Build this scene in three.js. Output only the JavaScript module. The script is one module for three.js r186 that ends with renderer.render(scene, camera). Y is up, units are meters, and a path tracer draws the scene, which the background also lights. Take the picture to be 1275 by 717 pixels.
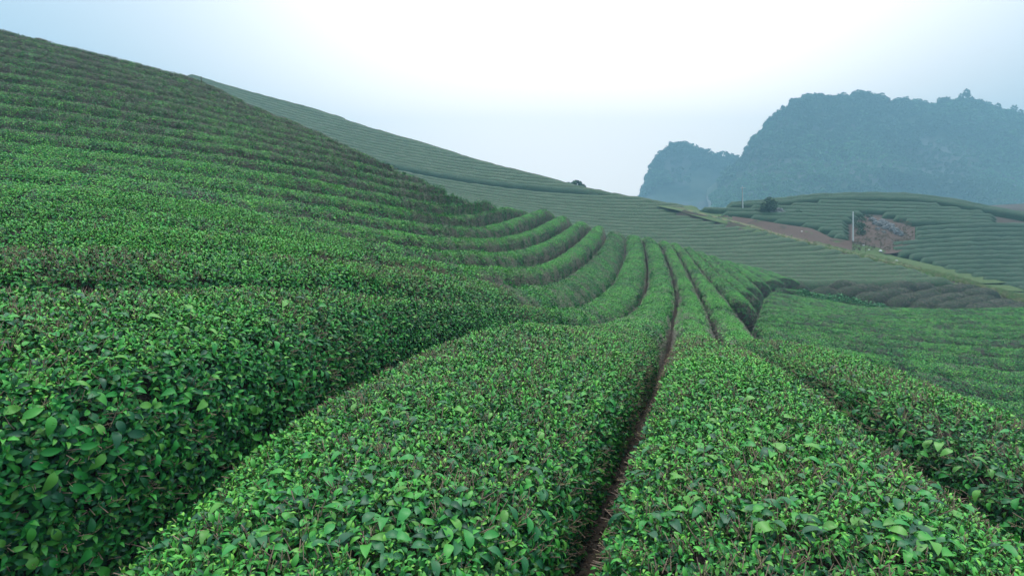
import * as THREE from 'three';
import { mergeGeometries } from 'three/addons/utils/BufferGeometryUtils.js';
import { ImprovedNoise } from 'three/addons/math/ImprovedNoise.js';

// ---------------------------------------------------------------- camera, sky, sun, exposure
const scene = new THREE.Scene();
const FOCAL = 700, CX = 637.5, CY = 358.5, PITCH = Math.atan(108.5 / 700);
const camera = new THREE.PerspectiveCamera(2 * Math.atan(CY / FOCAL) * 180 / Math.PI, 1275 / 717, 0.05, 6000);
camera.position.set(0, 0, 0);
camera.rotation.set(-PITCH, 0, 0);
scene.add(camera);

const renderer = new THREE.WebGLRenderer({ antialias: true });
renderer.toneMapping = THREE.LinearToneMapping;
renderer.toneMappingExposure = 1.18;
renderer.shadowMap.enabled = true;

const SUN_DIR = new THREE.Vector3(0.16, 0.93, -0.34).normalize();
{ // thin bright overcast: white round the veiled sun, pale blue away from it
  const W = 512, H = 256, d = new Float32Array(W * H * 4), v = new THREE.Vector3();
  const glow = new THREE.Vector3(0.12, 0.22, -0.95).normalize();
  for (let j = 0; j < H; j++) for (let i = 0; i < W; i++) {
    const up = ((j + 0.5) / H - 0.5) * Math.PI, az = ((i + 0.5) / W - 0.5) * 2 * Math.PI;
    v.set(Math.cos(up) * Math.cos(az), Math.sin(up), Math.cos(up) * Math.sin(az));
    const a = Math.acos(Math.max(-1, Math.min(1, v.dot(glow)))) * 180 / Math.PI;
    const g = Math.exp(-Math.pow(a / 34, 2.6)), lerp = (p, q, t) => p + (q - p) * t;
    const hi = Math.max(0, v.y);
    const lum = 1 + 0.9 * Math.pow(hi, 1.4);
    const up2 = hi * hi * (1.6 - 0.6 * hi), blue = [lerp(0.24, 0.66, up2), lerp(0.37, 0.72, up2), lerp(0.48, 0.78, up2)], veil = 1 + 0.03 * (Math.sin(3.1 * v.x + 5 * v.y) * Math.sin(2.3 * v.z - 4 * v.y + 1) + 0.6 * Math.sin(9 * v.x + 14 * v.y + 2) * Math.sin(7 * v.z + 11 * v.y));
    const white = [1.06, 0.97, 0.92];
    const o = (j * W + i) * 4;
    for (let c = 0; c < 3; c++) d[o + c] = 1.45 * veil * lum * (blue[c] * (1 - g) + white[c] * g);
    d[o + 3] = 1;
  }
  const t = new THREE.DataTexture(d, W, H, THREE.RGBAFormat, THREE.FloatType);
  t.mapping = THREE.EquirectangularReflectionMapping; t.magFilter = THREE.LinearFilter; t.needsUpdate = true;
  scene.background = t; scene.environment = t;
}
const sun = new THREE.DirectionalLight(new THREE.Color(1.0, 0.97, 0.92), 1.5);
sun.position.copy(SUN_DIR).multiplyScalar(200);
sun.castShadow = true; sun.shadow.radius = 40; sun.shadow.mapSize.set(2048, 2048);
Object.assign(sun.shadow.camera, { left: -140, right: 140, top: 140, bottom: -140, near: 1, far: 500 });
scene.add(sun); scene.add(sun.target);
scene.fog = new THREE.FogExp2(new THREE.Color(0.44, 0.81, 1.0), 0.0016);

// ---------------------------------------------------------------- small tools
function rng(seed) { let a = seed >>> 0; return () => { a = (a + 0x6D2B79F5) | 0; let t = Math.imul(a ^ (a >>> 15), 1 | a); t = (t + Math.imul(t ^ (t >>> 7), 61 | t)) ^ t; return ((t ^ (t >>> 14)) >>> 0) / 4294967296; }; }
const PN = new ImprovedNoise();
const noise = (x, y, z = 0) => PN.noise(x + 100.3, y + 50.7, z + 20.1);
const fbm = (x, y, z, n = 3) => { let s = 0, a = 1, f = 1; for (let i = 0; i < n; i++) { s += a * noise(x * f, y * f, z * f); a *= 0.5; f *= 2.1; } return s; };
const lerp = (a, b, t) => a + (b - a) * t;
const V = (x, y, z) => new THREE.Vector3(x, y, z);
const CP = Math.cos(PITCH), SP = Math.sin(PITCH);
// a photo pixel at forward distance z (metres) -> point
function at(px, py, z) { const u = (px - CX) / FOCAL, v = (CY - py) / FOCAL, fy = v * CP - SP, fz = CP + v * SP; return V(u / fz * z, fy / fz * z, -z); }
const pl = (x, z, h) => V(x, h, -z);                       // plan position and height
function toPixel(p) { const f = -p.z, cz = f * CP - p.y * SP, cy = f * SP + p.y * CP; return cz > 0.05 ? [CX + FOCAL * p.x / cz, CY - FOCAL * cy / cz] : null; }
function tab(t, x) { if (x <= t[0][0]) return t[0][1]; for (let i = 1; i < t.length; i++) if (x <= t[i][0]) { const [a, p] = t[i - 1], [b, q] = t[i]; return lerp(p, q, (x - a) / (b - a)); } return t[t.length - 1][1]; }
const used = {};
function numbered(n) { used[n] = (used[n] ?? -1) + 1; return used[n] ? n + '_' + String(used[n]).padStart(3, '0') : n; }
function shade(o) { o.castShadow = true; o.receiveShadow = true; return o; }
function mesh(name, geo, mat, parent) { const m = shade(new THREE.Mesh(geo, mat)); m.name = name; parent.add(m); return m; }
function thing(name, label, category, pos, group) { const g = new THREE.Group(); g.name = numbered(name); g.position.copy(pos); g.userData = { label, category }; if (group) g.userData.group = group; scene.add(g); return g; }
function structure(name, geo, mat) { const m = mesh(name, geo, mat, scene); m.userData.kind = 'structure'; return m; }
function spline(pts, step) { // smooth curve through the points, resampled evenly
  const c = new THREE.CatmullRomCurve3(pts, false, 'centripetal'); c.arcLengthDivisions = pts.length * 40;
  const n = Math.max(4, Math.ceil(c.getLength() / step)); return c.getSpacedPoints(n);
}
function extend(pts, before, after, drop = 0, turn = null) { // carry a row on past both ends
  const a = pts[0], b = pts[1], y = pts[pts.length - 2], z = pts[pts.length - 1], out = pts.slice();
  if (before) { const d = a.clone().sub(b).normalize(); out.unshift(a.clone().addScaledVector(d, before)); }
  if (after) { const d = z.clone().sub(y); d.y = 0; d.normalize(); const d2 = turn ? turn.clone().normalize() : d, q = z.clone().addScaledVector(d.clone().multiplyScalar(0.6).addScaledVector(d2, 0.4).normalize(), after * 0.35), w = q.clone().addScaledVector(d2, after * 0.65); q.y = z.y - drop * 0.3; w.y = z.y - drop; out.push(q, w); }
  return out;
}

// ---------------------------------------------------------------- textures and materials
function canvasTexture(size, draw, srgb = true) {
  const c = document.createElement('canvas'); c.width = c.height = size; const x = c.getContext('2d'); draw(x, size);
  const t = new THREE.CanvasTexture(c); t.wrapS = t.wrapT = THREE.RepeatWrapping; t.magFilter = THREE.LinearFilter; if (srgb) t.colorSpace = THREE.SRGBColorSpace; return t;
}
function leafyTextures(seed, greens, twigs, base, nLeaf, nTwig) {
  const strokes = [], r = rng(seed), S = 1024;
  for (let i = 0; i < nLeaf + nTwig; i++) { const leaf = r() < nLeaf / (nLeaf + nTwig); strokes.push({ leaf, x: r() * S, y: r() * S, a: r() * 7, l: leaf ? 15 + r() * 17 : 14 + r() * 26, w: 0.38 + r() * 0.2, c: r(), q: r() }); }
  const paint = (grey) => (x) => {
    x.fillStyle = grey ? '#000' : base; x.fillRect(0, 0, S, S);
    for (const s of strokes) for (const ox of [-S, 0, S]) for (const oy of [-S, 0, S]) {
      const X = s.x + ox, Y = s.y + oy; if (X < -60 || Y < -60 || X > S + 60 || Y > S + 60) continue;
      x.save(); x.translate(X, Y); x.rotate(s.a);
      const pal = s.leaf ? greens : twigs; const g = Math.round(70 + 180 * s.q);
      x.fillStyle = grey ? `rgb(${g},${g},${g})` : pal[Math.floor(s.c * pal.length)];
      x.beginPath();
      if (s.leaf) x.ellipse(0, 0, s.l / 2, s.l * s.w / 2, 0, 0, 7); else x.rect(-s.l / 2, -1.3, s.l, 2.6);
      x.fill(); x.restore();
    }
  };
  return [canvasTexture(S, paint(false)), canvasTexture(S, paint(true), false)];
}
const GREENS = ['#1f5a35', '#296f38', '#1f4c31', '#2a633b', '#34803b', '#3f8a3e']; // the same leaf colours as the near hedges
const TWIGS = ['#8d7762', '#75614f', '#a08a72', '#5f4e41'];
const [dullMap, dullBump] = leafyTextures(12, GREENS, TWIGS, '#33301f', 4200, 6500);
const [woodMap, woodBump] = leafyTextures(13, GREENS, ['#5e4f41', '#4d4135', '#6b5a49', '#3f352b'], '#2d261e', 700, 5200); // the woody inside of a hedge: stems, few leaves
const [matureMap, matureBump] = leafyTextures(14, GREENS.slice(0, 4), TWIGS, '#33301f', 4600, 1500);
const bodyMat = (map, bump, tint) => new THREE.MeshStandardMaterial({ map, bumpMap: bump, bumpScale: 0.05, roughness: 0.75, color: tint });
const M = {
  core: bodyMat(woodMap, woodBump, 0xffffff),
  leaf: new THREE.MeshPhysicalMaterial({ vertexColors: true, roughness: 0.42, specularIntensity: 0.62, side: THREE.DoubleSide }),
  twig: new THREE.MeshStandardMaterial({ vertexColors: true, roughness: 0.8 }),
  pole: new THREE.MeshStandardMaterial({ color: new THREE.Color().setRGB(0.62, 0.62, 0.60), roughness: 0.7 }),
  bark: new THREE.MeshStandardMaterial({ color: new THREE.Color().setRGB(0.10, 0.075, 0.055), roughness: 0.9 }),
  rock: new THREE.MeshStandardMaterial({ vertexColors: true, roughness: 0.9 }),
  stone: new THREE.MeshStandardMaterial({ color: new THREE.Color().setRGB(0.7, 0.7, 0.68), roughness: 0.8 }),
};
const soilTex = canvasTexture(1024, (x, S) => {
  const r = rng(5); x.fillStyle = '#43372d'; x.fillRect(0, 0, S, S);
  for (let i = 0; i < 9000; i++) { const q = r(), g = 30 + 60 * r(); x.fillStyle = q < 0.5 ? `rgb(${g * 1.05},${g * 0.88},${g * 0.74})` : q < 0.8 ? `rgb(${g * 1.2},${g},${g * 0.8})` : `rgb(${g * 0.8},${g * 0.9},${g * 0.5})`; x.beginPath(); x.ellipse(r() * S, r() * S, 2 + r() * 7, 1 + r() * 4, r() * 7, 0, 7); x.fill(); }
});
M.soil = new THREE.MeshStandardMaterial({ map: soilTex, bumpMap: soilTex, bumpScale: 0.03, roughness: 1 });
function grassTex(seed, cols, base) { return canvasTexture(1024, (x, S) => { const r = rng(seed); x.fillStyle = base; x.fillRect(0, 0, S, S); for (let i = 0; i < 14000; i++) { x.fillStyle = cols[Math.floor(r() * cols.length)]; x.save(); x.translate(r() * S, r() * S); x.rotate(r() * 7); x.fillRect(-1.2, -5, 2.4 + r() * 2, 5 + r() * 9); x.restore(); } }); }
const grassA = grassTex(7, ['#5d7d3a', '#6d8a45', '#4a6a31', '#84975a', '#7d8a52', '#8f8a62'], '#56703a');
const trackTex = grassTex(8, ['#8f9166', '#a3966f', '#7f8a55', '#b3a27f', '#938663', '#748650'], '#8f8a62');
const earthTex = grassTex(9, ['#7d6152', '#8b6d5c', '#6a5247', '#93786a', '#70685a', '#5f6a4a'], '#785d50');
M.grass = new THREE.MeshStandardMaterial({ color: 0xc4c8b8, map: grassA, bumpMap: grassA, bumpScale: 0.06, roughness: 0.95 });
M.track = new THREE.MeshStandardMaterial({ color: 0xc0bcae, map: trackTex, bumpMap: trackTex, bumpScale: 0.05, roughness: 0.95 });
M.earth = new THREE.MeshStandardMaterial({ color: 0xb0a8a4, map: earthTex, bumpMap: earthTex, bumpScale: 0.08, roughness: 0.95 });
const tinted = {};
const farBody = (key, map, bump) => (tinted[key] ??= bodyMat(map, bump, 0xffffff));

// ---------------------------------------------------------------- the lines between the tea rows (photo pixel and forward distance, or plan position)
const px3 = (a) => a.map((p) => p.isVector3 ? p : at(...p));
const col = (xs, ys, zs) => ys.map((y, i) => at(xs[i], y, zs[i]));
const XL = [0, 125, 250, 380, 500, 560];
const LINE = {}; // row edges, uphill numbers rise
LINE[0] = extend(px3([pl(0.02, 0.9, -1.35), [674, 717, 1.95], [722, 600, 2.55], [753, 530, 3.25], [795, 460, 4.7], [818, 430, 7.5], [831, 416, 11.5], [839, 387, 19.3], [843, 364, 23.6], [840, 345, 29.2], [833, 324, 36], [826, 308, 42], [820, 300.5, 46]]), 1, 10, 1.6);
LINE.a1 = extend(px3([pl(-1.72, 1.0, -1.33), pl(-1.8, 1.95, -1.33), pl(-1.92, 2.6, -1.33), pl(-1.8, 3.4, -1.31), pl(-1.55, 4.1, -1.3), pl(-1.12, 5.3, -1.33), pl(-0.5, 7, -1.5), pl(0.02, 8.5, -1.86), pl(1.6, 12.3, -2.65), [778.5, 388, 20.6], [794, 372.5, 23.6], [803.6, 356, 27.9], [806.7, 335, 33.1], [804.6, 312, 39.6], [802.5, 299, 44.5], [800, 293, 48]]), 1, 10, 1.6);
LINE.b1 = extend(px3([pl(-6.2, 1.25, -0.62), pl(-4.4, 1.6, -0.68), pl(-3.1, 1.95, -0.73), pl(-2.45, 2.35, -0.8), pl(-2.1, 2.9, -0.86), pl(-1.8, 3.7, -1.0), pl(-1.35, 5.3, -1.22), pl(-0.72, 7, -1.5), pl(-0.15, 8.6, -1.86), pl(1.45, 12.4, -2.65), [777, 388.5, 20.7], [792, 373, 23.7], [802, 356.5, 28], [805.5, 335.5, 33.2], [803.6, 312.5, 39.7], [801.5, 299.4, 44.6], [799, 293.5, 48]]), 2, 10, 1.6);
LINE[2] = extend(px3([pl(-6.5, 3.75, -0.46), pl(-3.9, 4.25, -0.54), pl(-3.0, 4.6, -0.58), pl(-2.4, 5.1, -0.65), pl(-1.7, 6.0, -0.8), pl(-0.95, 7.4, -1.08), pl(-0.1, 10.2, -1.75), pl(1.3, 15.0, -2.85), [733, 369.5, 21.5], [760, 351, 28], [771, 333, 34], [778.5, 312, 42], [779.5, 293, 49]]), 2, 10, 1.6);
LINE[3] = extend(col([...XL, 625, 669, 706, 737.8, 755.5, 757], [303, 304, 308, 318, 331, 338, 348, 347.7, 338, 315, 293, 286], [5.6, 5.7, 6.0, 6.8, 8.7, 10.5, 13.8, 18, 25.5, 34, 43, 48]), 3, 10, 1.7);
LINE[4] = extend(col([...XL, 625, 660, 692, 717, 734.7], [269, 276, 287, 303, 318, 326, 327.5, 324.7, 310, 294, 279.7], [7.3, 7.35, 7.6, 8.9, 11.5, 13.9, 18.4, 24.2, 31.3, 39, 47]), 3, 10, 1.8);
LINE[5] = extend(col([...XL, 602, 643.7, 675, 706, 713], [244, 254, 269, 286, 301, 307.5, 309, 304.9, 296.5, 279.7, 273.5], [9.1, 9.15, 9.4, 11.2, 14.4, 17.2, 21.2, 28.4, 35.8, 45, 50]), 3, 10, 1.9);
LINE[6] = extend(col([...XL, 602, 633, 664.6, 689.7], [220, 232, 248, 268, 286, 292, 292.3, 287, 276.6, 267], [10.8, 11, 11.4, 13.4, 17.1, 21, 26.5, 33, 40.8, 48.5]), 3, 10, 2);
LINE[7] = extend(col([...XL, 591, 622.8, 647.8, 666.7], [203, 215, 230.5, 251, 271, 279, 278.7, 271.4, 263, 257.8], [12.4, 12.8, 13.4, 15.5, 19.6, 24.6, 30, 37.5, 43.5, 48]), 3, 10, 2.2);
LINE[8] = extend(col([...XL, 591, 622.8], [188, 200, 213, 233, 256, 264, 260.5, 254.5], [13.9, 14.4, 15.1, 17.5, 22, 28, 34, 42]), 3, 11, 2.4);
LINE[9] = extend(col([...XL, 600], [173, 185, 199, 219, 243, 252, 250], [15.4, 15.9, 16.8, 19.3, 24.3, 31, 39]), 3, 12, 3.6, V(-0.12, 0, -1));
LINE[10] = extend(col([...XL], [156, 170, 185.5, 206, 233, 242], [16.9, 17.5, 18.4, 21.1, 26.7, 33.5]), 3, 12, 3.8, V(-0.12, 0, -1));
LINE[11] = extend(col([0, 125, 250, 380, 500, 545], [140, 156, 173, 195, 222.5, 233], [18.4, 19, 20, 22.8, 29, 33]), 3, 12, 4.2, V(-0.12, 0, -1));
LINE[12] = extend(col([0, 125, 250, 380, 470, 505], [125, 142, 162, 186, 206.5, 216.5], [19.9, 20.6, 21.7, 24.6, 29, 31.6]), 3, 12, 4.5, V(-0.12, 0, -1));
LINE[13] = extend(col([0, 125, 250, 380, 470], [111, 129, 152, 178, 200], [21.4, 22.1, 23.3, 26.2, 30.6]), 3, 12, 4.8, V(-0.12, 0, -1));
LINE[14] = extend(col([0, 125, 250, 380, 440], [98, 118, 143, 171, 187], [22.9, 23.6, 24.8, 27.8, 31]), 3, 12, 5, V(-0.12, 0, -1));
LINE[15] = extend(col([0, 125, 250, 380, 412], [86, 108, 135, 165, 172.5], [24.4, 25.1, 26.4, 29.3, 30.8]), 3, 12, 5.4, V(-0.12, 0, -1));
LINE[16] = extend(col([0, 125, 250, 340, 380], [75, 99, 127.5, 150, 160], [26, 26.6, 27.9, 30, 31.6]), 3, 12, 5.8, V(-0.12, 0, -1));
LINE[17] = extend(col([0, 125, 250, 310, 345], [65, 91, 121, 136, 145], [27.6, 28.1, 29.4, 31, 32.5]), 3, 12, 6.2, V(-0.12, 0, -1));
LINE[18] = extend(col([0, 125, 250, 285, 310], [56, 83.5, 115, 124, 130.5], [29.3, 29.7, 31, 31.8, 33]), 3, 12, 6.6, V(-0.12, 0, -1));
LINE[19] = extend(col([0, 125, 220, 250, 280], [48, 77, 101, 109, 117], [31, 31.4, 32.2, 32.6, 33.6]), 3, 12, 7, V(-0.12, 0, -1));
LINE[20] = extend(col([0, 125, 190, 230, 255], [41, 71, 87.5, 98, 104.5], [32.7, 33, 33.5, 34, 34.8]), 3, 12, 7, V(-0.12, 0, -1));
LINE[21] = extend(col([0, 125, 190, 225], [37, 67, 83.5, 92.5], [34.4, 34.7, 35.2, 35.8]), 3, 12, 7, V(-0.12, 0, -1));
LINE[22] = LINE[21].map((p) => V(p.x - 1.1, p.y - 0.5, p.z - 1.5));
LINE[-1] = extend(px3([pl(2.55, 0.8, -1.38), pl(2.58, 2.1, -1.38), pl(2.6, 2.8, -1.38), pl(2.65, 3.7, -1.38), pl(2.75, 4.7, -1.42), pl(3.1, 6.5, -1.68), pl(3.9, 9.8, -2.42), [894.8, 408.8, 15.3], [885.5, 385.7, 20.1], [873, 364, 24.6], [854.8, 330.5, 35], [841, 307.5, 42.6], [834, 300.5, 47]]), 1, 9, 1.5);
LINE[-2] = extend(px3([pl(4.5, 1.0, -1.82), pl(4.5, 3.0, -1.82), pl(4.6, 5.0, -1.86), pl(4.95, 7.5, -2.15), pl(5.6, 11, -2.95), pl(6.95, 15.3, -3.75), [934.7, 404, 19.8], [922.4, 388.8, 21.9], [904, 365.8, 25.4], [879.4, 339.7, 32.6], [856.4, 312, 44.5], [850, 306, 48]]), 1, 8, 1.4);
LINE[-3] = extend(px3([[953, 390, 24.6], [934.7, 370, 27], [916, 355, 30.4], [894.8, 336.6, 36], [873, 316.7, 45.5], [866, 311, 50]]), 0, 7, 1.2);
LINE[-4] = extend(px3([[956, 379, 29.5], [934.7, 361, 33], [907, 338, 40], [886, 321, 48.5], [879, 316, 52]]), 0, 6, 1);
LINE[-5] = extend(px3([[959, 368, 34.5], [928.5, 340.5, 41.2], [900, 323, 51]]), 0, 5, 0.8);
LINE[-6] = extend(px3([[967, 358, 39], [940.8, 341.5, 45.5], [913, 326.5, 53]]), 0, 4, 0.6);
LINE[-7] = extend(px3([[985, 352, 42.5], [962, 343.5, 47.5], [935, 331.5, 54]]), 0, 3, 0.4);
LINE[-8] = extend(px3([[1003, 350, 46.5], [982, 345, 50.5], [956, 336, 55.5]]), 0, 2, 0.3);
const EX = [[957, 366, 37.5], [955, 371, 35], [953, 377, 32], [951, 383, 29], [949, 388.5, 26.8], [946, 394, 24.8], [944, 399, 23.2], [944, 404, 21.7], [951, 410, 19.6], [960, 416.5, 17.4], [975, 424.5, 15]];
const E1070 = [386, 389, 392, 396, 400, 405, 411, 418, 426, 436, 448], E1275 = [382, 386, 391, 397, 404, 412, 421, 432, 445, 460, 478];
const FIELD = [[at(968, 358, 41.5), at(990, 358.5, 42.6), at(1012, 362, 42.6), at(1032, 367, 42)], [at(962, 362, 39.5), at(985, 363.5, 40.5), at(1010, 367.5, 40.5), at(1040, 373.5, 40), at(1075, 381.5, 39.2), at(1110, 384, 39)]]; // lines of the hollow to the east
for (let i = 0; i < 11; i++) {
  const z = 36 - 2 * i, [sx, sy, sz] = [EX[i][0] - 5, EX[i][1], EX[i][2]];
  FIELD.push(extend([at(sx, sy, sz), at(1010, lerp(sy, E1070[i], 0.5) + 0.4, lerp(sz, z, 0.55)), at(1070, E1070[i], z), at(1170, lerp(E1070[i], E1275[i], 0.5) + 0.4, z - 0.1), at(1275, E1275[i], z), at(1340, E1275[i] + 1, z)], 0, 4, -0.2));
}
FIELD.push([pl(6.4, 12.6, -3.4), pl(9, 13.6, -4.4), pl(12.7, 14, -5.0), pl(17, 14, -5.1)], [pl(5.8, 10, -2.85), pl(8, 11.4, -3.9), pl(11.5, 12, -4.8), pl(16, 12, -4.9)], [pl(5.2, 7.6, -2.35), pl(7.4, 9.2, -3.5), pl(10.5, 10, -4.5), pl(15, 10, -4.7)], [pl(4.8, 5.2, -2.0), pl(6.8, 7.2, -3.1), pl(9.5, 8, -4.2), pl(14, 8, -4.5)]);

// the slope across the dip: rows sag between its two shoulders
const SKYL = [[225, 91.5], [250, 98.5], [300, 112], [340, 125], [380, 140], [440, 158], [470, 166], [540, 188], [560, 194], [600, 205], [640, 214], [700, 231], [760, 243], [800, 250], [850, 259], [862, 261]];
const ROAD = [[835, 254.5], [852, 259.5], [868, 264], [897.6, 271.4], [925, 278], [960, 288.5], [998, 298.5], [1022, 305], [1085, 320.5], [1120, 329], [1135, 332.5], [1167, 341.6], [1211.6, 353], [1239.5, 363], [1275, 372.5], [1330, 388]];
const ROADZ = [[835, 99], [852, 96], [868, 94.5], [897, 90.5], [935, 85.5], [1010, 75], [1085, 66.5], [1167, 58], [1239, 51], [1275, 48], [1330, 45]];
const yRoad = (x) => tab(ROAD, x), zRoad = (x) => tab(ROADZ, x);
const CREST = [[300, 118], [335, 138], [400, 167], [479, 199], [560, 233], [640, 258], [700, 272], [760, 285], [800, 296], [840, 311], [900, 329], [935, 341], [980, 352], [1000, 356], [1030, 352], [1100, 356], [1160, 356], [1200, 358], [1240, 366]];
const famX = [[150, 735], [262, 815], [285, 835], [305, 860], [325, 920], [345, 1000], [360, 1060]], famK = [[150, 3], [262, 3.5], [285, 5], [305, 4], [325, 1.5], [345, 1.2], [360, 1]];
const midY = (c, x) => c - tab(famK, c) * ((x - tab(famX, c)) / 100) ** 2;
const midZ = (c) => 58 + 0.45 * (345 - c);
const MID = [];
for (let c = 352, i = 0; c > 150; c -= (c > 300 ? 4.6 : 4.1), i++) {
  const pts = [], up = [], dc = c > 300 ? 4.6 : 4.1;
  for (let x = c < 205 ? 230 : 290; x <= 1240; x += 6) {
    const y = midY(c, x);
    if (y < tab(SKYL, x) - 1.5 || (x > 862 && y < yRoad(x) + (x < 960 ? 0.4 : 1.6))) { if (pts.length) break; continue; }
    if (y > tab(CREST, x) + 14) { if (pts.length > 6) break; pts.length = up.length = 0; continue; }
    const zo = x > 850 ? (x - 850) * 0.012 : 0; pts.push(at(x, y, midZ(c) - zo)); up.push(at(x, midY(c - dc, x), midZ(c - dc) - zo));
  }
  if (pts.length > 4) { const e = toPixel(pts[pts.length - 1]); const far = e[0] < 850 ? [16, 4.5] : [0.6, 0]; MID.push({ c, pts: extend(pts, 0, ...far), up: extend(up, 0, ...far) }); }
}
// the low hill beyond the track
const zHill = (x, y) => zRoad(x) + 0.36 * (yRoad(x) - y);
const HILL = [];
const LOWL = [[862, 260], [898, 265.5], [935, 270.5], [973, 277], [1010, 282], [1022, 287], [1035, 294], [1062, 298]];
const LOWR = [[1105, 312], [1135, 321], [1160, 332], [1200, 344], [1235, 355], [1275, 364], [1340, 380]];
const TOPL = [[880, 258.5], [920, 256.5], [948, 255], [979, 253], [1020, 249], [1083, 248], [1150, 249.6], [1189, 255], [1237, 263.5], [1275, 269], [1340, 279]];
function hillRun(f, x0, x1, ok) { const pts = []; for (let x = x0; x <= x1; x += 7) { const y = f(x); if (!ok(x, y)) { if (pts.length > 2) break; pts.length = 0; continue; } pts.push(at(x, y, zHill(x, y))); } return pts; }
const inPatch = (x, y) => x > 1062 && x < 1137 && y > lerp(277, 265, Math.min(1, Math.max(0, (x - 1062) / 20))) + Math.max(0, x - 1090) * 0.32;
for (let i = 0; i < 12; i++) { const y0 = 251.3 + 4.25 * i; const f = (x) => y0 + (x - 1040) * 0.025; HILL.push({ b: 'left', i, pts: hillRun(f, 870, 1240, (x, y) => y > tab(TOPL, x) + 1 && y < tab(LOWL, x) && !inPatch(x, y) && !(x > 1064 && y > 275 && x < 1137) && (x < 1066 || y < 276)) }); }
for (let i = 0; i < 6; i++) { const y0 = 258 + 4.25 * i; const f = (x) => y0 + (x - 1130) * (0.02 - 0.012 * i / 6) + (i < 5 ? 0 : 0); if (i > 1) HILL.push({ b: 'mid', i, pts: hillRun(f, 1085, 1250, (x, y) => y > tab(TOPL, x) + 1.5 && y < 277 && !inPatch(x, y)) }); }
for (let i = 0; i < 18; i++) { const y0 = 281 + 5.8 * i; const f = (x) => y0 - (x - 1200) * 0.02 + 3 * ((x - 1230) / 100) ** 2; HILL.push({ b: 'right', i, pts: hillRun(f, 1104, 1340, (x, y) => y > tab(TOPL, x) + 6 && y < (x < 1105 ? 0 : tab(LOWR, x)) && (x > 1135 || y > 300)) }); }
const TOPROWS = [0, 1, 2].map((i) => { const pts = []; for (let x = 905; x <= 1345; x += 10) { const s = Math.max(0, 1 - ((x - 1085) / 190) ** 2); const y = tab(TOPL, x) - i * (1.2 + 2.3 * s) - 0.5; pts.push(at(x, y, zHill(x, tab(TOPL, x)) + 1 + i * 1.9)); } return pts; });

// ---------------------------------------------------------------- ground: one sheet through all the row lines, out to the horizon
const HEDGE_H = 1.1;
const gp = []; // ground points
const addG = (pts, off = HEDGE_H, step = 1.2) => { for (const p of spline(pts, step)) gp.push(V(p.x, p.y - off, p.z)); };
for (const k of Object.keys(LINE)) if (k !== 'b1') addG(LINE[k], HEDGE_H, 1.1);
gp.push(pl(-6.2, 1.7, -1.75), pl(-4, 2.2, -1.9), pl(-2.6, 2.4, -2.1), pl(-9, 1.4, -1.6));
for (const l of FIELD) addG(l, HEDGE_H, 1.6);
for (const m of MID) addG(m.pts, HEDGE_H, 5);
for (const h of HILL) if (h.pts.length > 2) addG(h.pts, 0.8, 4);
for (const h of TOPROWS) addG(h, 0.8, 5);
for (let x = 856; x <= 1330; x += 18) for (const o of [-3, 0, 3]) { const p = at(x, yRoad(x), zRoad(x)); gp.push(V(p.x + o * 0.5, p.y - 0.05, p.z - o)); }
for (const [x, y] of [[1070, 301], [1085, 305], [1100, 310], [1072, 285], [1085, 275], [1100, 280], [1115, 288], [1128, 290], [1100, 295], [1120, 302], [1085, 290], [940, 274], [975, 281], [1005, 288], [1035, 298], [905, 268]]) gp.push(at(x, y, zHill(x, y)));
for (const p of px3([[1030, 372, 40], [1060, 376, 41], [1110, 380, 42], [1160, 384, 42], [1210, 386, 42], [1290, 386, 42], [1040, 362, 47], [1100, 362, 49], [1160, 365, 50], [1220, 371, 49], [1010, 362, 45]])) gp.push(V(p.x, p.y - 0.6, p.z));
// behind the crests the land falls away
for (const [x, y] of SKYL) { const c = [...Array(200)].map((_, i) => 160 + i).reduce((a, b) => Math.abs(midY(b, x) - y) < Math.abs(midY(a, x) - y) ? b : a); const p = at(x, y, midZ(c)); for (const [f, d] of [[1.12, 3.5], [1.3, 10]]) gp.push(V(p.x * f, p.y - d - 0.8, p.z * f)); }
for (let x = 905; x <= 1345; x += 40) { const q = TOPROWS[2][Math.min(TOPROWS[2].length - 1, Math.round((x - 905) / 10))]; for (const [f, d] of [[1.1, 3], [1.35, 9]]) gp.push(V(q.x * f, q.y - d, q.z * f)); }
for (const p of LINE[22]) gp.push(V(p.x - 4, p.y - 3.5, p.z - 5), V(p.x - 9, p.y - 8, p.z - 12));
gp.push(at(1225, 256, 150), at(1275, 253.5, 155), at(1340, 250, 160), at(1420, 250, 160), at(1260, 262, 130), at(1340, 264, 130));
for (const [x, z, h] of [[-45, 0, 10], [-45, -25, 8], [-10, -8, -2.5], [0, -10, -3], [10, -10, -4.5], [40, -25, -7], [30, 5, -6.5], [60, 20, -7], [-20, -40, -2], [20, -40, -6], [-60, 40, 16], [-90, 80, 18], [-120, 140, 8], [75, 45, -6], [90, 70, -4], [110, 110, -5], [-200, 0, 5], [200, 0, -10], [0, -200, -12], [-260, 260, -8], [-120, 240, -12], [0, 220, -14], [120, 220, -14], [260, 240, -14], [-400, 500, -14], [0, 500, -16], [420, 500, -16], [-500, -280, -14], [500, -280, -14], [-560, 600, -18], [0, 600, -18], [560, 600, -18], [560, 0, -18], [-560, 0, -12], [0, -300, -18]]) gp.push(pl(x, z, h));
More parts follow.
